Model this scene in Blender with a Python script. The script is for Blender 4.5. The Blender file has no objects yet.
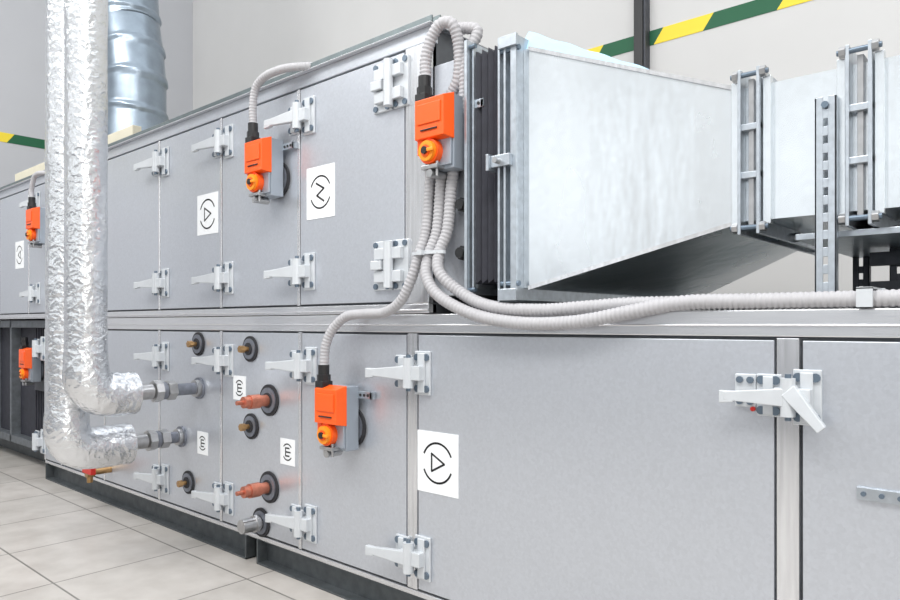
import bpy, bmesh, math, random
from mathutils import Vector, Matrix, noise
random.seed(4)
sc=bpy.context.scene
try:
    sc.view_settings.view_transform='Standard'
    sc.view_settings.look='None'
except Exception: pass

# ---------------------------------------------------------------- materials
def lin(c):
    return tuple(((v/255)/12.92 if v/255<=.04045 else ((v/255+.055)/1.055)**2.4) for v in c)+(1,)
def mat(name,rgb,rough=.5,metal=0.,var=.0,scale=40.,bump=0.,bscale=60.,bdist=.002,voro=False,alpha=1,stretch=None,spangle=0,sv=.03):
    m=bpy.data.materials.new(name); m.use_nodes=True
    nt=m.node_tree; b=nt.nodes['Principled BSDF']
    c=lin(rgb)
    b.inputs['Roughness'].default_value=rough; b.inputs['Metallic'].default_value=metal
    tc=nt.nodes.new('ShaderNodeTexCoord')
    src=tc.outputs['Object']
    if stretch:
        mp=nt.nodes.new('ShaderNodeMapping'); mp.inputs['Scale'].default_value=stretch
        nt.links.new(src,mp.inputs[0]); src=mp.outputs[0]
    n=nt.nodes.new('ShaderNodeTexNoise'); n.inputs['Scale'].default_value=scale; n.inputs['Detail'].default_value=6
    nt.links.new(src,n.inputs['Vector'])
    r=nt.nodes.new('ShaderNodeValToRGB')
    r.color_ramp.elements[0].position=.3; r.color_ramp.elements[1].position=.7
    r.color_ramp.elements[0].color=tuple(max(0,x*(1-var)) for x in c[:3])+(1,)
    r.color_ramp.elements[1].color=tuple(min(1,x*(1+var)) for x in c[:3])+(1,)
    nt.links.new(n.outputs['Fac'],r.inputs[0])
    col=r.outputs[0]
    if spangle:
        vo=nt.nodes.new('ShaderNodeTexVoronoi'); vo.inputs['Scale'].default_value=spangle
        nt.links.new(tc.outputs['Object'],vo.inputs['Vector'])
        bw=nt.nodes.new('ShaderNodeRGBToBW'); nt.links.new(vo.outputs['Color'],bw.inputs[0])
        mr=nt.nodes.new('ShaderNodeMapRange'); mr.inputs['To Min'].default_value=1-sv; mr.inputs['To Max'].default_value=1+sv
        nt.links.new(bw.outputs[0],mr.inputs[0])
        mm=nt.nodes.new('ShaderNodeVectorMath'); mm.operation='SCALE'
        nt.links.new(col,mm.inputs[0]); nt.links.new(mr.outputs[0],mm.inputs['Scale']); col=mm.outputs[0]
        m2=nt.nodes.new('ShaderNodeMapRange'); m2.inputs['To Min'].default_value=max(.05,rough-.04); m2.inputs['To Max'].default_value=rough+.06
        nt.links.new(n.outputs['Fac'],m2.inputs[0]); nt.links.new(m2.outputs[0],b.inputs['Roughness'])
    nt.links.new(col,b.inputs['Base Color'])
    if bump>0:
        if voro:
            t=nt.nodes.new('ShaderNodeTexVoronoi'); t.inputs['Scale'].default_value=bscale; o=t.outputs['Distance']
            n2=nt.nodes.new('ShaderNodeTexNoise'); n2.inputs['Scale'].default_value=bscale*.6; n2.inputs['Detail'].default_value=4
            nt.links.new(src,n2.inputs['Vector'])
            vm=nt.nodes.new('ShaderNodeVectorMath'); vm.operation='MULTIPLY_ADD'
            vm.inputs[1].default_value=(.05,.05,.05)
            nt.links.new(n2.outputs['Color'],vm.inputs[0]); nt.links.new(src,vm.inputs[2])
            nt.links.new(vm.outputs[0],t.inputs['Vector'])
        else:
            t=nt.nodes.new('ShaderNodeTexNoise'); t.inputs['Scale'].default_value=bscale; t.inputs['Detail'].default_value=5; o=t.outputs['Fac']
            nt.links.new(src,t.inputs['Vector'])
        bp=nt.nodes.new('ShaderNodeBump'); bp.inputs['Strength'].default_value=bump; bp.inputs['Distance'].default_value=bdist
        nt.links.new(o,bp.inputs['Height']); nt.links.new(bp.outputs[0],b.inputs['Normal'])
    if alpha<1: b.inputs['Alpha'].default_value=alpha
    return m
M={}
M['panel']=mat('galvanised_panel',(198,202,209),.31,.62,.025,200,.0,300,.0005,spangle=150,sv=.04)
M['profile']=mat('aluminium_profile',(222,223,226),.25,.82,.06,12,stretch=(1,30,30))
M['post']=mat('galvanised_post',(222,223,226),.22,.82,.12,6,stretch=(20,20,1))
M['core']=mat('casing_core',(95,98,102),.6,.3,.1)
M['lid']=mat('lid_sheet',(112,122,124),.45,.5,.1)
M['gap']=mat('rubber_gap',(45,46,48),.8)
M['duct']=mat('galvanised_duct',(222,227,231),.25,.93,.03,4,.28,2.0,.045,stretch=(1.4,1,.5),spangle=70,sv=.025)
M['flange']=mat('duct_flange',(190,197,204),.32,.85,.12,60)
M['under']=mat('dull_zinc',(120,125,130),.5,.7,.2,30)
M['base']=mat('base_rail_steel',(92,97,100),.5,.6,.2,30)
M['foil']=mat('aluminium_foil',(226,228,231),.25,.95,.03,20,.62,48,.005,voro=True)
M['steel']=mat('pipe_steel',(180,180,181),.32,.85,.1,60)
M['darksteel']=mat('dark_steel',(80,82,88),.5,.6,.15,60)
M['greysteel']=mat('grey_steel',(128,132,142),.45,.6,.15,60)
M['copper']=mat('copper',(190,120,98),.4,.7,.15,60)
M['brass']=mat('brass',(176,140,96),.35,.8,.1,60)
M['plastic']=mat('light_grey_cast_latch',(206,210,214),.33,.25,.03)
M['screw']=mat('screw_zinc',(110,124,138),.35,.6)
M['orange']=mat('orange_plastic',(243,92,22),.4,0,.02)
M['yellow']=mat('yellow_orange_plastic',(250,150,30),.4,0,.02)
M['grey']=mat('actuator_grey',(160,168,178),.4,.4,.03)
M['black']=mat('black_plastic',(28,29,31),.45)
M['rubber']=mat('black_rubber',(42,42,46),.7)
M['conduit']=mat('grey_conduit',(172,171,174),.6,0,.03)
M['paper']=mat('label_white',(236,238,240),.5)
M['ink']=mat('label_ink',(25,25,28),.6)
M['fabric']=mat('flexible_fabric',(46,47,56),.7,0,.2,30)
M['film']=mat('blue_protective_film',(166,204,228),.35,0,.06,20,.3,30,.006)
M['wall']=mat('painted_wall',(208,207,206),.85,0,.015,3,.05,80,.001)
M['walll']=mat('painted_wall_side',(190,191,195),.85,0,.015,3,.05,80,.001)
M['dado']=mat('painted_wall_dado',(135,139,146),.8,0,.02,3)
M['cream']=mat('cream_board',(214,208,188),.7,0,.05,8)
M['green']=mat('tape_green',(22,92,60),.6)
M['tyellow']=mat('tape_yellow',(240,214,60),.6)
M['spiral']=mat('spiral_duct_zinc',(145,157,169),.3,.85,.12,14)
M['red']=mat('red_plastic',(200,40,30),.4)
# floor tiles
fm=bpy.data.materials.new('floor_tiles'); fm.use_nodes=True
nt=fm.node_tree; b=nt.nodes['Principled BSDF']; b.inputs['Roughness'].default_value=.35
tc=nt.nodes.new('ShaderNodeTexCoord'); mp=nt.nodes.new('ShaderNodeMapping'); mp.inputs['Location'].default_value=(.1,.1,0)
br=nt.nodes.new('ShaderNodeTexBrick'); br.offset=0; br.squash=1
br.inputs['Scale'].default_value=1; br.inputs['Brick Width'].default_value=.4; br.inputs['Row Height'].default_value=.4
br.inputs['Mortar Size'].default_value=.0035; br.inputs['Mortar Smooth'].default_value=.3
br.inputs['Color1'].default_value=lin((190,185,180)); br.inputs['Color2'].default_value=lin((180,176,171)); br.inputs['Mortar'].default_value=lin((122,119,115))
n=nt.nodes.new('ShaderNodeTexNoise'); n.inputs['Scale'].default_value=9; n.inputs['Detail'].default_value=8
mx=nt.nodes.new('ShaderNodeMixRGB'); mx.blend_type='MULTIPLY'; mx.inputs[0].default_value=.45
rp=nt.nodes.new('ShaderNodeValToRGB'); rp.color_ramp.elements[0].position=.3; rp.color_ramp.elements[0].color=(.6,.58,.56,1); rp.color_ramp.elements[1].position=.65
nt.links.new(tc.outputs['Object'],mp.inputs[0]); nt.links.new(mp.outputs[0],br.inputs[0]); nt.links.new(mp.outputs[0],n.inputs['Vector'])
nt.links.new(n.outputs['Fac'],rp.inputs[0]); nt.links.new(br.outputs['Color'],mx.inputs[1]); nt.links.new(rp.outputs[0],mx.inputs[2])
nt.links.new(mx.outputs[0],b.inputs['Base Color']); M['floor']=fm

# ---------------------------------------------------------------- mesh builder
class MB:
    def __init__(s): s.v=[];s.f=[];s.mi=[];s.sm=[];s.mats=[];s.T=Matrix()
    def _m(s,k):
        if k not in s.mats: s.mats.append(k)
        return s.mats.index(k)
    def add(s,vs,fs,k,smooth=False):
        o=len(s.v); s.v+=[tuple(s.T@Vector(p)) for p in vs]
        i=s._m(k)
        for f in fs: s.f.append([o+a for a in f]); s.mi.append(i); s.sm.append(smooth)
    def hexa(s,p,k): # bottom 4, top 4
        s.add(p,[(0,3,2,1),(4,5,6,7),(0,1,5,4),(1,2,6,5),(2,3,7,6),(3,0,4,7)],k)
    def box(s,x0,x1,y0,y1,z0,z1,k):
        s.hexa([(x0,y0,z0),(x1,y0,z0),(x1,y1,z0),(x0,y1,z0),(x0,y0,z1),(x1,y0,z1),(x1,y1,z1),(x0,y1,z1)],k)
    def cyl(s,p0,p1,r0,k,r1=None,seg=20,smooth=True):
        p0=Vector(p0);p1=Vector(p1); r1=r0 if r1 is None else r1
        d=(p1-p0).normalized(); u=d.orthogonal().normalized(); w=d.cross(u)
        vs=[]
        for p,r in((p0,r0),(p1,r1)):
            for i in range(seg):
                a=2*math.pi*i/seg; vs.append(tuple(p+r*(math.cos(a)*u+math.sin(a)*w)))
        s.add(vs,[(i,(i+1)%seg,seg+(i+1)%seg,seg+i) for i in range(seg)],k,smooth)
        s.add(vs,[tuple(range(seg-1,-1,-1)),tuple(range(seg,2*seg))],k)
    def sweep(s,pts,radf,k,seg=12,caps=True,smooth=True):
        n=len(pts); pts=[Vector(p) for p in pts]
        t0=(pts[1]-pts[0]).normalized(); u=t0.orthogonal().normalized(); vs=[]
        for i,p in enumerate(pts):
            t=(pts[min(i+1,n-1)]-pts[max(i-1,0)]).normalized()
            u=(u-t*u.dot(t)).normalized(); w=t.cross(u)
            for j in range(seg):
                a=2*math.pi*j/seg; r=radf(i,j) 
                vs.append(tuple(p+r*(math.cos(a)*u+math.sin(a)*w)))
        fs=[]
        for i in range(n-1):
            for j in range(seg):
                fs.append((i*seg+j,i*seg+(j+1)%seg,(i+1)*seg+(j+1)%seg,(i+1)*seg+j))
        s.add(vs,fs,k,smooth)
        if caps: s.add(vs,[tuple(range(seg-1,-1,-1)),tuple((n-1)*seg+j for j in range(seg))],k)
    def loft(s,loops,k,caps=False,smooth=False):
        m=len(loops[0]); vs=[p for l in loops for p in l]; fs=[]
        for i in range(len(loops)-1):
            for j in range(m): fs.append((i*m+j,i*m+(j+1)%m,(i+1)*m+(j+1)%m,(i+1)*m+j))
        if caps: fs+= [tuple(range(m)),tuple((len(loops)-1)*m+j for j in range(m))]
        s.add(vs,fs,k,smooth)
    def ribbon(s,pts,w,y,k,closed=False):
        n=len(pts)
        rng=range(n if closed else n-1)
        for i in rng:
            a=Vector(pts[i]);b2=Vector(pts[(i+1)%n]); d=(b2-a).normalized(); nn=Vector((-d.y,d.x))*w/2
            a=a-d*w*.3;b2=b2+d*w*.3
            s.add([(a.x+nn.x,y,a.y+nn.y),(b2.x+nn.x,y,b2.y+nn.y),(b2.x-nn.x,y,b2.y-nn.y),(a.x-nn.x,y,a.y-nn.y)],[(0,1,2,3)],k)
    def obj(s,name,parent=None,bevel=0,normals=True):
        me=bpy.data.meshes.new(name); me.from_pydata(s.v,[],s.f)
        for k in s.mats: me.materials.append(M[k])
        for p,i,q in zip(me.polygons,s.mi,s.sm): p.material_index=i; p.use_smooth=q
        if normals:
            bm=bmesh.new(); bm.from_mesh(me); bmesh.ops.recalc_face_normals(bm,faces=bm.faces); bm.to_mesh(me); bm.free()
        o=bpy.data.objects.new(name,me); sc.collection.objects.link(o)
        if parent: o.parent=parent
        if bevel:
            md=o.modifiers.new('bevel','BEVEL'); md.width=bevel; md.segments=2; md.limit_method='ANGLE'; md.angle_limit=math.radians(50)
        return o
def empty(name,loc=(0,0,0)):
    e=bpy.data.objects.new(name,None); e.empty_display_size=.1; e.location=loc; sc.collection.objects.link(e); return e
def spline(P,step):
    P=[Vector(p) for p in P]; Q=[P[0]*2-P[1]]+P+[P[-1]*2-P[-2]]; out=[]
    for i in range(1,len(Q)-2):
        a,b_,c,d=Q[i-1:i+3]
        n=max(2,int((c-b_).length/.004))
        for j in range(n):
            t=j/n
            out.append(.5*((2*b_)+(c-a)*t+(2*a-5*b_+4*c-d)*t*t+(-a+3*b_-3*c+d)*t**3))
    out.append(P[-1])
    res=[out[0]]; acc=0
    for i in range(1,len(out)):
        seg=(out[i]-out[i-1]).length
        while acc+seg>=step:
            q=(step-acc)/seg; p=out[i-1].lerp(out[i],q); res.append(p); out[i-1]=p; seg=(out[i]-p).length; acc=0
        acc+=seg
    return res

# ---------------------------------------------------------------- room
LW=-7.34; BW=1.9; RX=2.0; FY=-4.2; HH=4.6
r=MB(); r.box(LW-.1,RX,FY,BW+.1,-.1,0,'floor'); r.obj('floor')
r=MB(); r.box(LW-.1,RX,BW,BW+.1,0,HH,'wall'); r.obj('wall_back')
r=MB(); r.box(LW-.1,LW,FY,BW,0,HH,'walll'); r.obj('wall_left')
r=MB(); r.box(RX,RX+.1,FY,BW+.1,0,HH,'wall'); r.obj('wall_right')
# front wall with windows (behind the camera, reflected in the metal)
r=MB(); wins=[(-6.3,-4.6),(-3.7,-2.0),(-1.1,.8)]; z0,z1=1.0,2.7
r.box(LW-.1,RX+.1,FY-.1,FY,0,z0,'dado'); r.box(LW-.1,RX+.1,FY-.1,FY,z1,HH-1.2,'wall')
px=LW-.1
for a,b_ in wins+[(RX+.1,RX+.1)]:
    r.box(px,a,FY-.1,FY,z0,z1,'wall'); px=b_
r.obj('wall_front')
for i,(a,b_) in enumerate(wins):
    t=MB()
    for x in (a,(a+b_)/2-.025,b_-.05): t.box(x,x+.05,FY-.08,FY-.02,z0,z1,'paper')
    for z in (z0,z1-.05): t.box(a,b_,FY-.08,FY-.02,z,z+.05,'paper')
    t.obj('window_%d'%(i+1))
# marking tape on walls
def tape(name,axis,a0,a1):
    t=MB(); z0,z1=2.115,2.185
    seq=[('tyellow',.24),('green',.32)]; i=0; x=a1
    while x>a0:
        k,l=seq[i%2]; i+=1; e=max(a0,x-l); s=.05
        if axis=='x':
            t.hexa([(e-s,BW-.003,z0),(x-s,BW-.003,z0),(x-s,BW,z0),(e-s,BW,z0),(e,BW-.003,z1),(x,BW-.003,z1),(x,BW,z1),(e,BW,z1)],k)
        else:
            t.hexa([(LW,e-s,z0),(LW+.003,e-s,z0),(LW+.003,x-s,z0),(LW,x-s,z0),(LW,e,z1),(LW+.003,e,z1),(LW+.003,x,z1),(LW,x,z1)],k)
        x=e
    return t.obj(name)
tape('wall_marking_tape','x',LW+.1,1.83)
tape('wall_marking_tape','y',-3.5,1.60)
# black riser on back wall
r=MB(); r.box(-3.015,-2.97,BW-.06,BW-.002,0,4.5,'black'); r.box(-2.97,-2.96,BW-.05,BW-.002,0,4.5,'darksteel')
for z in (.6,1.6,2.6): r.box(-3.03,-2.95,BW-.065,BW-.002,z,z+.03,'darksteel')
r.obj('wall_riser_pipe')

# ---------------------------------------------------------------- air handling unit
AHU=empty('air_handling_unit')
XE=0.3; XL=-7.1; D=.95
c=MB()
c.box(-5.27,XE,.014,D,.08,.79,'core')           # lower
c.box(-5.27,XE,.0,.03,.748,.795,'profile'); c.box(-5.27,XE,-.003,.004,.766,.770,'profile')
c.box(-5.27,XE,.0,.03,.078,.092,'profile')
c.box(-5.27,XE,.03,D,.785,.796,'lid')
c.obj('lower_casing',AHU,.002)
c=MB()
c.box(XL,-2.64,.014,D,.797,1.52,'core')
c.box(XL,-2.64,0,.03,.797,.822,'profile'); c.box(XL,-2.64,-.004,.0,.803,.808,'profile')
c.box(XL,-2.635,0,.03,1.478,1.515,'panel')
c.box(XL,-2.62,-.016,D,1.515,1.519,'profile'); c.box(XL,-2.62,-.010,-.004,1.519,1.536,'lid'); c.box(XL,-2.62,.02,.026,1.52,1.546,'lid')
c.box(-2.722,-2.64,-.001,.03,.822,1.478,'post')
c.box(-2.645,-2.505,.035,D-.05,.84,1.42,'core')
c.box(-2.64,-2.505,.02,.036,.84,1.42,'panel')
c.box(-2.53,-2.505,.012,.03,.83,1.43,'post')
c.obj('upper_casing',AHU,.002)
# doors
dm=MB()
up=[-2.727,-3.172,-3.612,-4.06,-4.56,-5.05,-5.5,-5.97,-6.5,-7.08]
for i in range(len(up)-1):
    x1=up[i]-(0 if i==0 else .012); x0=up[i+1]+.004
    dm.box(x0,x1,0,.016,.828,1.472,'panel')
    dm.box(x0-.017,x0-.003,-.001,.02,.825,1.475,'post')
dm.obj('upper_doors',AHU,.0015)
dm=MB()
dm.box(-2.676,-1.8215,0,.016,.098,.742,'panel')
dm.box(-2.716,-2.681,.0005,.02,.094,.746,'post')
dm.box(-1.817,-1.781,-.002,.02,.094,.746,'post')
dm.box(-1.776,-1.0,0,.016,.098,.742,'panel'); dm.box(-.99,-.3,0,.016,.098,.742,'panel'); dm.box(-.29,.29,0,.016,.098,.742,'panel')
lo=[-2.720,-3.165,-3.612,-4.06,-4.56,-5.05,-5.265]
for i in range(len(lo)-1):
    x1=lo[i]-(0 if i==0 else .012); x0=lo[i+1]+.004
    dm.box(x0,x1,0,.016,.098,.742,'panel')
    dm.box(x0-.017,x0-.003,-.001,.02,.094,.746,'post')
dm.obj('lower_doors',AHU,.0015)
# dark recessed section at far left
c=MB()
c.box(XL,-5.275,.10,D-.05,.12,.78,'fabric')
for x in (-5.3,-5.95,-6.3): c.box(x-.02,x,.05,.10,.1,.79,'under')
for i in range(8): c.box(-5.6+i*.035,-5.59+i*.035,.06,.10,.14,.76,'fabric')
c.box(XL,-5.275,.05,.10,.75,.79,'under'); c.box(XL,-5.275,.05,.10,.10,.14,'under')
c.box(-5.56,-5.40,.045,.10,.42,.68,'darksteel')
c.box(-6.9,-5.5,.15,.5,0,.12,'base')
c.obj('inlet_damper_section',AHU,.002)
# base rails
c=MB()
for (a,b_) in((-5.25,-3.455),(-3.395,.28)):
    for yy in (0.03,D-.06):
        c.box(a,b_,yy,yy+.006,.0,.078,'base')
        c.box(a,b_,yy-.035,yy,.0,.006,'base'); c.box(a,b_,yy-.02,yy,.070,.078,'base')
    for xx in (a+.0,b_-.008): c.box(xx,xx+.008,-.005,D-.06,0,.078,'base')
c.box(-5.2,.2,.3,.35,0,.078,'gap')
c.obj('base_frame',AHU,.001)

# latches
def latch(x,z,diag=False,lever=True,s=1.,L=.115):
    t=MB(); t.T=Matrix.Translation((x,0,z))@Matrix.Scale(s,4)
    for (a,b_,h) in ((.018,.070,.055),(-.052,-.004,.043)):
        t.box(a,b_,-.007,0,-h,h,'plastic')
        t.box(a+.014,b_-.014,-.013,-.007,-h*.9,h*.9,'plastic')
        for zz in(-h*.72,h*.72):
            for xx in (a+.010,b_-.010):
                t.cyl((xx,-.007,zz),(xx,-.0115,zz),.009,'screw',seg=10)
    t.box(-.012,.055,-.03,-.005,-.018,.018,'plastic')
    t.cyl((.014,-.026,-.038),(.014,-.026,.038),.014,'plastic',seg=16)
    t.cyl((.014,-.026,-.046),(.014,-.026,.046),.006,'screw',seg=10)
    if lever:
        t.hexa([(-L,-.05,-.011),(.01,-.038,-.018),(.01,-.022,-.018),(-L,-.036,-.011),(-L,-.05,.006),(.01,-.038,.018),(.01,-.022,.018),(-L,-.036,.006)],'plastic')
        t.hexa([(-L-.008,-.05,-.018),(-L+.02,-.048,-.015),(-L+.02,-.034,-.015),(-L-.008,-.036,-.018),(-L-.008,-.05,.008),(-L+.02,-.048,.008),(-L+.02,-.034,.008),(-L-.008,-.036,.008)],'plastic')
    if diag:
        for xx in(-.030,-.058): t.cyl((xx,-.007,-.030),(xx,-.012,-.030),.005,'red',seg=10)
        t.T=t.T@Matrix.Translation((.03,-.0,.0))@Matrix.Rotation(math.radians(48),4,'Y')
        t.hexa([(-.02,-.04,-.016),(.075,-.05,-.010),(.075,-.036,-.010),(-.02,-.022,-.016),(-.02,-.04,.016),(.075,-.05,.008),(.075,-.036,.008),(-.02,-.022,.016)],'plastic')
    return t
k=0
for x in (-3.165,-3.605,-4.053):
    for z in (1.385,.925): k+=1; latch(x,z).obj('door_latch_%d'%k,AHU,.002)
for x in (-2.70,-3.157,-3.605,-4.053):
    for z in (.647,.182): k+=1; latch(x,z).obj('door_latch_%d'%k,AHU,.002)
for x,z in ((-5.40,.925),(-5.40,1.385)): k+=1; latch(x,z,L=.08).obj('door_latch_%d'%k,AHU,.002)
for z in(.647,.182):
    k+=1; latch(-5.33,z,lever=False,s=1.1).obj('door_latch_%d'%k,AHU,.002)
    k+=1; latch(-1.805,z,diag=True,s=.85,L=.105).obj('door_latch_%d'%k,AHU,.0015)
t=MB(); t.T=Matrix.Translation((-1.868,0,.652))
t.box(-.018,.018,-.006,0,-.028,.03,'plastic')
for xx in(-.009,.009):
    for zz in(-.018,.02): t.cyl((xx,-.006,zz),(xx,-.0105,zz),.006,'screw',seg=12)
t.obj('latch_plate',AHU,.0015)
# hinges
for i,z in enumerate((1.396,.924)):
    t=MB(); t.T=Matrix.Translation((-2.765,0,z))
    t.box(-.07,-.002,-.008,0,-.065,.065,'plastic'); t.box(.006,.06,-.008,0,-.065,.065,'plastic')
    t.box(-.055,.045,-.022,-.008,-.045,-.015,'plastic'); t.box(-.055,.045,-.022,-.008,.015,.045,'plastic')
    t.cyl((.002,-.022,-.06),(.002,-.022,.06),.013,'plastic',seg=16)
    t.box(-.06,-.02,-.03,-.008,-.012,.012,'plastic')
    for xx in(-.06,-.015,.016,.05):
        for zz in(-.055,.055): t.cyl((xx,-.008,zz),(xx,-.012,zz),.008,'screw',seg=10)
    t.obj('door_hinge_%d'%(i+1),AHU,.002)
# strap on far right panel
t=MB(); t.box(-1.695,-1.50,-.006,0,.490,.510,'flange')
for x in(-1.685,-1.66,-1.635,-1.6): t.cyl((x,-.006,.5),(x,-.009,.5),.004,'screw',seg=10)
t.obj('door_strap',AHU,.001)
# knobs on damper
t=MB()
for z in(1.056,.94):
    t.cyl((-2.530,.012,z),(-2.530,.0,z),.019,'black',seg=6,smooth=False); t.cyl((-2.530,.0,z),(-2.530,-.012,z),.013,'black',seg=12)
for z in (.87,1.0,1.15,1.3,1.4): t.cyl((-2.517,.012,z),(-2.517,.006,z),.006,'screw',seg=8)
t.obj('damper_knobs',AHU)
# ports
t=MB()
def ring(x,z,r,core,rc,out):
    t.cyl((x,0,z),(x,-.005,z),r,'rubber',seg=32)
    t.cyl((x,-.005,z),(x,-.009,z),r*.80,'greysteel',seg=32)
    t.cyl((x,-.009,z),(x,-.012,z),r*.48,'rubber',seg=24)
    t.cyl((x,-.01,z),(x,-out,z),rc,core,seg=16)
for x,z in((-3.766,.699),(-3.435,.689),(-3.43,.438),(-3.837,.195)):
    ring(x,z,.042,'brass',.008,.03); t.cyl((x,-.025,z),(x,-.042,z),.012,'brass',seg=6,smooth=False)
for x,z in((-3.328,.53),(-3.328,.256)):
    ring(x,z,.050,'copper',.018,.095); t.cyl((x,-.04,z),(x,-.075,z),.022,'copper',seg=18); t.cyl((x,-.095,z),(x,-.118,z),.007,'copper',seg=10)
ring(-3.372,.137,.046,'steel',.022,.075); t.cyl((-3.372,-.02,.137),(-3.372,-.03,.137),.028,'steel',seg=8,smooth=False)
t.obj('coil_ports',AHU)

# ---------------------------------------------------------------- stickers
def arc(cx,cz,r,a0,a1,n=14): return [(cx+r*math.cos(math.radians(a0+(a1-a0)*i/n)),cz+r*math.sin(math.radians(a0+(a1-a0)*i/n))) for i in range(n+1)]
def sticker(x,z,w,h,kind):
    t=MB(); t.T=Matrix.Translation((x,-.0003,z)); t.box(-w/2,w/2,-.0012,0,-h/2,h/2,'paper')
    s=min(w,h)/2; y=-.0018; lw=s*.075
    if kind in('tri','zig','trl'):
        t.ribbon(arc(0,0,s*.72,25,155),lw,y,'ink'); t.ribbon(arc(0,0,s*.72,205,335),lw,y,'ink')
    else:
        t.ribbon(arc(0,0,s*.66,40,140),lw*1.3,y,'ink'); t.ribbon(arc(0,0,s*.66,220,320),lw*1.3,y,'ink')
    if kind=='tri': t.ribbon([(-s*.28,-s*.32),(s*.34,0),(-s*.28,s*.32)],lw,y,'ink',True)
    elif kind=='trl': t.ribbon([(s*.28,-s*.32),(-s*.34,0),(s*.28,s*.32)],lw,y,'ink',True)
    elif kind=='zig': t.ribbon([(-s*.3,s*.42),(s*.25,s*.14),(-s*.25,-.14*s),(s*.25,-s*.42)],lw*1.2,y,'ink')
    else:
        t.ribbon([(s*.25,s*.32),(-s*.25,s*.32),(-s*.25,-s*.32),(s*.25,-s*.32)],lw*1.6,y,'ink'); t.ribbon([(-s*.25,0),(s*.4,0)],lw*1.6,y,'ink')
    t.obj('symbol_sticker')
sticker(-3.071,1.154,.13,.152,'zig'); sticker(-3.704,1.156,.14,.142,'tri')
sticker(-2.609,.426,.137,.153,'tri'); sticker(-5.64,1.139,.13,.145,'trl')
sticker(-3.50,.558,.075,.08,'e'); sticker(-3.738,.348,.072,.08,'e'); sticker(-3.232,.378,.075,.08,'e')

# ---------------------------------------------------------------- actuators
def actuator(x,z,y=0,s=1.,strip=True):
    t=MB(); t.T=Matrix.Translation((x,y-.0005,z))@Matrix.Scale(s,4)
    t.cyl((.010,0,-.03),(.010,-.006,-.03),.056,'rubber',seg=32)
    t.cyl((.010,-.006,-.03),(.010,-.009,-.03),.047,'greysteel',seg=32)
    t.box(-.03,.03,-.02,0,-.08,-.02,'steel')
    t.box(-.045,.048,-.055,-.012,-.088,.085,'grey')                       # body
    t.box(-.038,.044,-.062,-.055,-.080,.0,'grey')
    t.hexa([(-.050,-.086,-.015),(.042,-.086,-.015),(.050,-.055,-.02),(-.052,-.055,-.02),
            (-.050,-.086,.078),(.042,-.086,.078),(.050,-.055,.088),(-.052,-.055,.088)],'orange')
    t.box(-.040,.034,-.089,-.086,.018,.066,'orange')
    t.box(-.030,.024,-.0895,-.086,.002,.006,'black')
    t.box(-.052,-.035,-.075,-.05,-.05,-.015,'orange')
    t.cyl((-.010,-.055,-.046),(-.010,-.080,-.046),.030,'orange',seg=28)
    t.cyl((-.010,-.080,-.046),(-.010,-.090,-.046),.024,'yellow',seg=28)
    t.cyl((-.010,-.090,-.046),(-.010,-.093,-.046),.014,'orange',seg=18)
    t.cyl((-.010,-.092,-.046),(-.010,-.098,-.046),.009,'black',seg=14)
    t.box(-.014,.018,-.097,-.090,-.050,-.042,'yellow')
    for xx in(-.025,.008): t.cyl((xx,-.07,-.07),(xx,-.07,-.105),.004,'steel',seg=8)
    t.box(-.034,.018,-.082,-.05,-.088,-.078,'steel')
    t.cyl((-.008,-.08,-.098),(-.008,-.03,-.098),.010,'steel',seg=12)
    t.box(-.056,-.022,-.08,-.045,.070,.098,'black')
    t.cyl((-.04,-.062,.095),(-.04,-.062,.115),.019,'black',seg=8,smooth=False)
    t.cyl((-.04,-.062,.112),(-.04,-.062,.142),.0155,'black',seg=16)
    if strip:
        t.box(.045,.105,-.016,-.012,.052,.072,'flange'); t.box(.095,.105,-.016,0,.052,.072,'flange')
        for xx in(.06,.075,.09): t.cyl((xx,-.016,.062),(xx,-.018,.062),.004,'gap',seg=8)
    return t.obj('damper_actuator',None,.002)
actuator(-3.285,1.246); actuator(-2.566,1.225,y=.012); actuator(-2.938,.516)
actuator(-5.22,1.25); actuator(-5.47,.56,y=.045,s=1.0,strip=False)

# ---------------------------------------------------------------- conduits
def conduit(P,rad=.0135,name='corrugated_conduit'):
    pts=spline(P,.0024); t=MB()
    t.sweep(pts,lambda i,j:rad*(1.0 if (i%4) in(1,2) else .92 if i%4==3 else .87),'conduit',seg=14)
    return t.obj(name)
conduit([(-3.325,-.062,1.385),(-3.327,-.062,1.44),(-3.315,-.06,1.495),(-3.27,-.055,1.523),(-3.20,-.045,1.53),(-3.14,-.03,1.527),(-3.11,.004,1.53),(-3.10,.04,1.535)],rad=.0125)
conduit([(-2.606,-.047,1.365),(-2.605,-.047,1.41),(-2.59,-.045,1.455),(-2.565,-.04,1.485),(-2.535,-.03,1.48),(-2.53,-.012,1.43),(-2.538,-.005,1.36),(-2.57,-.004,1.30),(-2.594,-.004,1.12),(-2.600,-.012,1.0),(-2.61,-.03,.94),(-2.60,-.05,.885),(-2.55,-.055,.833),(-2.45,-.045,.790),(-2.33,-.035,.772),(-2.2,-.03,.774),(-2.09,-.02,.792),(-1.98,-.005,.810),(-1.85,.008,.8105),(-1.6,.010,.8105),(-1.2,.012,.8105),(-.5,.012,.8105)],rad=.0145)
conduit([(-2.553,.0,1.485),(-2.50,.02,1.47),(-2.520,.0,1.40),(-2.525,.0,1.3),(-2.558,-.004,1.12),(-2.566,-.012,1.0),(-2.578,-.03,.94),(-2.56,-.045,.89),(-2.50,-.032,.840),(-2.42,-.028,.810),(-2.30,-.018,.800),(-2.18,.006,.806),(-2.1,.025,.8105),(-1.9,.042,.8105),(-1.6,.044,.8105),(-1.2,.046,.8105),(-.5,.046,.8105)],rad=.0145)
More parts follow.
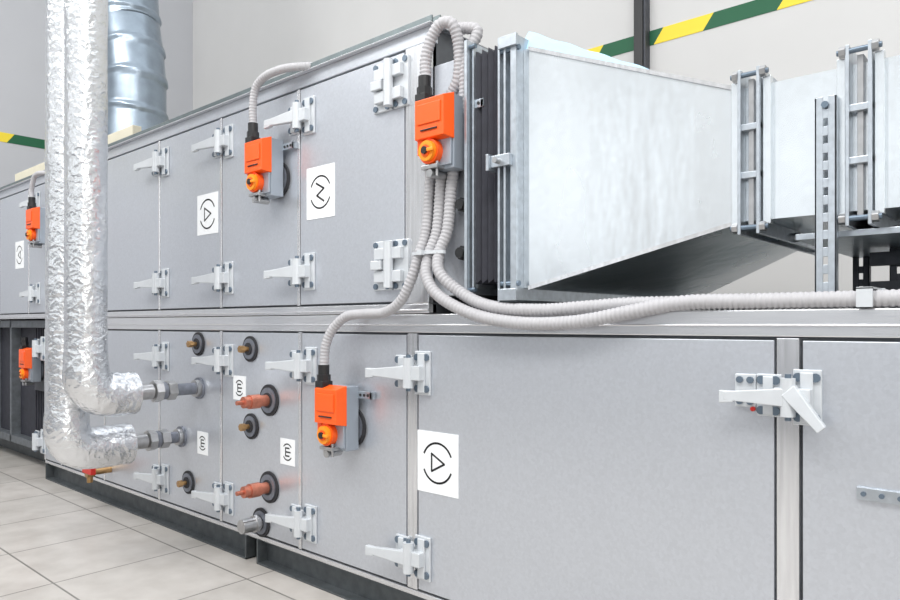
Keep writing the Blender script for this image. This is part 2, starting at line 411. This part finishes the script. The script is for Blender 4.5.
conduit([(-2.63,-.004,1.18),(-2.632,-.006,1.10),(-2.636,-.014,1.0),(-2.645,-.03,.94),(-2.665,-.04,.875),(-2.70,-.042,.825),(-2.76,-.038,.80),(-2.84,-.035,.797),(-2.91,-.04,.79),(-2.955,-.05,.755),(-2.975,-.058,.71),(-2.978,-.062,.65)],rad=.0135)
conduit([(-5.26,-.062,1.39),(-5.265,-.062,1.43),(-5.23,-.06,1.49),(-5.16,-.05,1.50),(-5.08,.005,1.49)],rad=.012)
t=MB(); t.T=Matrix.Translation((-2.612,-.03,.943)); t.loft([[(.054*math.cos(a),.020*math.sin(a),z) for a in [2*math.pi*i/24 for i in range(24)]] for z in(-.004,.004)],'plastic',True); t.box(-.01,.004,-.03,-.018,-.006,.006,'plastic'); t.obj('cable_tie')
t=MB(); t.box(-1.695,-1.672,-.009,-.006,.797,.828,'plastic'); t.box(-1.695,-1.672,-.009,.063,.826,.829,'plastic'); t.box(-1.70,-1.667,.061,.064,.797,.829,'plastic'); t.obj('conduit_clip')

# ---------------------------------------------------------------- insulated pipes
def foilpipe(px,pz,yv,yend,seedv):
    e=empty('insulated_pipe',(px,0,0)); t=MB()
    R=.075; path=[]
    z=4.3
    while z>pz+R: path.append((0,yv,z)); z-=.012
    for i in range(9):
        a=math.pi/2*i/8; path.append((0,yv+R*(1-math.cos(a)),pz+R-R*math.sin(a)))
    y=yv+R+.012
    while y<yend-.004: path.append((0,y,pz)); y+=.012
    path.append((0,yend,pz))
    S=40
    def rf(i,j):
        p=path[i]; a=2*math.pi*j/S; q=(p[2]-p[1])
        n=noise.noise(Vector((math.cos(a)*1.2+seedv,math.sin(a)*1.2,q*5)))
        n2=noise.noise(Vector((math.cos(a)*4+seedv,math.sin(a)*4,q*22)))
        low=max(0,min(1,(pz+.16-p[2])/.12))
        r=(.0615+.008*low)*(1+.02*n+.012*n2*(1+2.5*low))
        if (q%.42)<.05: r+=.0012
        return r
    t.sweep(path,rf,'foil',seg=S)
    t.obj('foil_insulation',e)
    t=MB()
    t.cyl((0,yend-.02,pz),(0,0,pz),.0165,'steel',seg=20)
    t.cyl((0,yend+.0005,pz),(0,yend+.003,pz),.048,'screw',seg=24)
    t.cyl((0,yend+.02,pz),(0,yend+.06,pz),.026,'steel',seg=20)
    t.cyl((0,yend+.065,pz),(0,yend+.09,pz),.037,'steel',seg=8,smooth=False)
    t.cyl((0,yend+.092,pz),(0,yend+.108,pz),.030,'greysteel',seg=20)
    t.cyl((0,yend+.11,pz),(0,yend+.14,pz),.034,'steel',seg=6,smooth=False)
    t.cyl((0,yend+.14,pz),(0,-.0,pz),.021,'greysteel',seg=20)
    t.cyl((0,-.022,pz),(0,-.008,pz),.030,'steel',seg=24)
    t.cyl((0,-.008,pz),(0,0,pz),.038,'greysteel',seg=28)
    t.obj('pipe_fittings',e,.001)
foilpipe(-3.759,.542,-.385,-.235,1.3)
foilpipe(-3.888,.356,-.395,-.195,7.7)
# small red drain valve
t=MB(); t.T=Matrix.Translation((-4.50,-.0005,.150))
t.cyl((0,0,0),(0,-.07,0),.013,'brass'); t.cyl((0,-.07,0),(0,-.10,0),.02,'brass',seg=8,smooth=False); t.cyl((0,-.085,0),(0,-.085,.035),.007,'brass',seg=10)
t.box(-.03,.06,-.105,-.085,.0,.026,'red'); t.cyl((0,-.085,-.04),(0,-.085,0),.012,'brass',seg=12)
t.obj('drain_valve',None,.001)

# ---------------------------------------------------------------- rectangular ducts
def rect(x,y0,y1,z0,z1): return [(x,y0,z0),(x,y1,z0),(x,y1,z1),(x,y0,z1)]
def frame(t,x0,x1,y0,y1,z0,z1,w,k='flange'):
    t.box(x0,x1,y0-w,y0,z0-w,z1+w,k); t.box(x0,x1,y1,y1+w,z0-w,z1+w,k)
    t.box(x0,x1,y0,y1,z0-w,z0,k); t.box(x0,x1,y0,y1,z1,z1+w,k)
FC=empty('flexible_duct_connector')
t=MB(); y0,y1,z0,z1=.0,.9,.865,1.41
frame(t,-2.503,-2.494,y0,y1,z0,z1,.025); frame(t,-2.490,-2.484,y0,y1,z0,z1,.012)
frame(t,-2.410,-2.405,y0+.002,y1,z0,z1,.012)
for z in(.85,1.42):
    t.cyl((-2.504,-.012,z),(-2.478,-.012,z),.006,'screw',seg=8); 
t.obj('connector_frames',FC,.0015)
t=MB(); loops=[]
n=9
for i in range(n):
    q=.0 if i%2==0 else .010
    loops.append(rect(-2.484+.075*i/(n-1),y0-.004+q,y1-q,z0+q,z1-q))
t.loft(loops,'fabric'); t.obj('fabric_bellows',FC)

DU=empty('rectangular_air_duct')
t=MB()
A=(-.0,.93,.85,1.38); B=(.10,.60,.966,1.22)
t.loft([rect(-2.40,*A),rect(-2.335,*A)],'duct')
loops=[]; n=8
for i in range(n+1):
    q=i/n; loops.append(rect(-2.335+q*(.421),*[a+(b_-a)*q for a,b_ in zip(A,B)]))
t.loft(loops,'duct')
t.loft([rect(-1.914,*B),rect(.3,*B)],'duct')
for (ya,za,yb,zb) in ((A[0],A[3],B[0],B[3]),(A[0],A[2],B[0],B[2])):
    t.hexa([(-2.335,ya-.004,za-.005),(-1.914,yb-.004,zb-.004),(-1.914,yb,zb-.004),(-2.335,ya,za-.005),(-2.335,ya-.004,za+.004),(-1.914,yb-.004,zb+.004),(-1.914,yb,zb+.004),(-2.335,ya,za+.004)],'post')
t.obj('duct_skin',DU)
t=MB()
frame(t,-2.400,-2.394,*A,.030); frame(t,-2.385,-2.379,*A,.028); frame(t,-2.394,-2.385,*A,.018,'under'); frame(t,-2.366,-2.350,*A,.028)
for z in(.86,1.38): t.cyl((-2.402,-.022,z),(-2.345,-.022,z),.006,'screw',seg=8)
for (zz) in (.835,1.395):
    t.box(-2.395,-2.345,-.036,-.028,zz-.013,zz+.013,'flange')
t.box(-2.412,-2.36,-.040,-.028,1.120,1.146,'flange'); t.cyl((-2.39,-.040,1.132),(-2.39,-.055,1.132),.007,'steel',seg=8)
t.box(-2.42,-2.412,-.048,-.02,1.113,1.15,'flange')
def joint(x):
    frame(t,x-.020,x-.014,*B,.028); frame(t,x+.014,x+.020,*B,.028); frame(t,x-.005,x+.005,*B,.012,'steel')
    for yy in(.078,.3,.62):
        for z in(B[2]-.015,B[3]+.018): 
            t.cyl((x-.034,yy,z),(x+.034,yy,z),.005,'screw',seg=8); t.cyl((x-.030,yy,z),(x-.020,yy,z),.010,'steel',seg=6,smooth=False); t.cyl((x+.020,yy,z),(x+.030,yy,z),.010,'steel',seg=6,smooth=False)
    t.box(x-.036,x-.022,.085,.1,B[2]-.01,B[3]+.01,'duct'); t.box(x+.022,x+.036,.085,.1,B[2]-.01,B[3]+.01,'duct')
    for z in (1.05,1.14): t.box(x-.02,x+.02,.078,.09,z-.006,z+.006,'flange')
joint(-1.889); joint(-1.708); joint(-1.1)
t.obj('duct_flanges',DU,.001)
t=MB(); N=40; vs=[];fs=[]
for i in range(N+1):
    q=i/N; x=-2.36+q*.42; zb=1.380+(1.222-1.385)*q; h=.048*(1-q)+.007+.0015*math.sin(i*.9)
    yy=.005+.1*q
    vs+=[(x,yy,zb+.002),(x,yy+.012+.002*math.sin(i*.7+1),zb+h*.6),(x,yy+.03,zb+h)]
for i in range(N):
    for j in range(2): a=i*3+j; fs.append((a,a+3,a+4,a+1))
t.add(vs,fs,'film',True); t.obj('protective_film',DU)

# perforated support struts
def strut(t,x,y,z0,z1,w=.034,d=.02,k='flange'):
    t.box(x-w/2,x-w/2+.003,y,y+d,z0,z1,k); t.box(x+w/2-.003,x+w/2,y,y+d,z0,z1,k)
    t.box(x-w/2,x-.004,y,y+.003,z0,z1,k); t.box(x+.004,x+w/2,y,y+.003,z0,z1,k)
    z=z0
    while z<z1-.01:
        t.box(x-.004,x+.004,y,y+.003,z,min(z1,z+.016),k); z+=.030
t=MB(); strut(t,-1.757,.066,.797,1.165,w=.034,d=.016)
t.cyl((-1.757,.060,1.15),(-1.757,.084,1.15),.006,'screw',seg=8)
t.obj('support_strut',None,.0006)
t=MB(); strut(t,-1.70,.40,.797,.93,k='darksteel'); strut(t,-1.62,.40,.797,.93,k='darksteel')
for z in (.83,.89): t.box(-1.75,-1.45,.385,.4,z,z+.028,'darksteel')
t.box(-1.82,-1.5,.12,.60,.925,.936,'flange'); strut(t,-1.80,.56,.797,.925,k='darksteel')
t.obj('support_bracket',None,.0008)

# ---------------------------------------------------------------- round spiral duct + cream board
t=MB(); cx,cy=-5.606,.6
P=[(cx,cy,1.60),(cx+.01,cy,2.02),(cx+.01,cy,2.2),(cx-.02,cy,2.38),(cx-.07,cy,2.56),(cx-.10,cy,2.8),(cx-.10,cy,4.4)]
seq=[]
for i in range(len(P)-1):
    a=Vector(P[i]);b_=Vector(P[i+1]); m=max(2,int((b_-a).length/.01))
    for j in range(m): seq.append(a.lerp(b_,j/m))
seq.append(Vector(P[-1]))
def rr(i,j):
    z=seq[i].z+.02*math.cos(2*math.pi*j/40)
    base=.170+(.03*max(0,min(1,(2.05-z)/.25)))
    return base+(.010 if any(abs(z-q)<.012 for q in(1.80,2.03,2.22,2.40,2.62,2.8,3.1)) else 0)
t.sweep(seq,rr,'spiral',seg=40); t.cyl((cx,cy,1.596),(cx,cy,1.62),.23,'flange',seg=40)
t.obj('round_spiral_duct')
t=MB(); t.box(-5.9,-4.45,.10,.92,1.521,1.609,'cream'); t.box(-5.92,-4.43,.06,.10,1.521,1.620,'cream'); t.obj('duct_base_board',None,.003)

# ---------------------------------------------------------------- light
w=bpy.data.worlds.new('world'); sc.world=w; w.use_nodes=True
w.node_tree.nodes['Background'].inputs[0].default_value=(.95,.98,1,1); w.node_tree.nodes['Background'].inputs[1].default_value=1.5
def area(name,loc,rot,sx,sy,e):
    l=bpy.data.lights.new(name,'AREA'); l.shape='RECTANGLE'; l.size=sx; l.size_y=sy; l.energy=e; l.color=(1,.985,.96)
    o=bpy.data.objects.new(name,l); o.location=loc; o.rotation_euler=rot; sc.collection.objects.link(o)
area('ceiling_lamp',(-1.2,-1.8,3.5),(math.radians(20),0,0),2.5,.8,95)  # soft fill added overhead
area('ceiling_lamp',(-4.6,-1.8,3.5),(math.radians(20),0,0),2.5,.8,75)  # second added overhead fill, weaker, towards the left end
area('window_light',(1.9,-2.4,1.7),(math.radians(90),0,math.radians(68)),2.2,1.8,50)  # added fill from the right; the wall there has no window
# ---------------------------------------------------------------- camera
cd=bpy.data.cameras.new('camera'); cd.lens=28; cd.sensor_width=36; cd.shift_y=24/900; cd.clip_start=.02
co=bpy.data.objects.new('camera',cd); co.location=(-1.439,-1.275,.77); co.rotation_euler=(math.pi/2,0,math.asin(.6632)); sc.collection.objects.link(co)
sc.camera=co
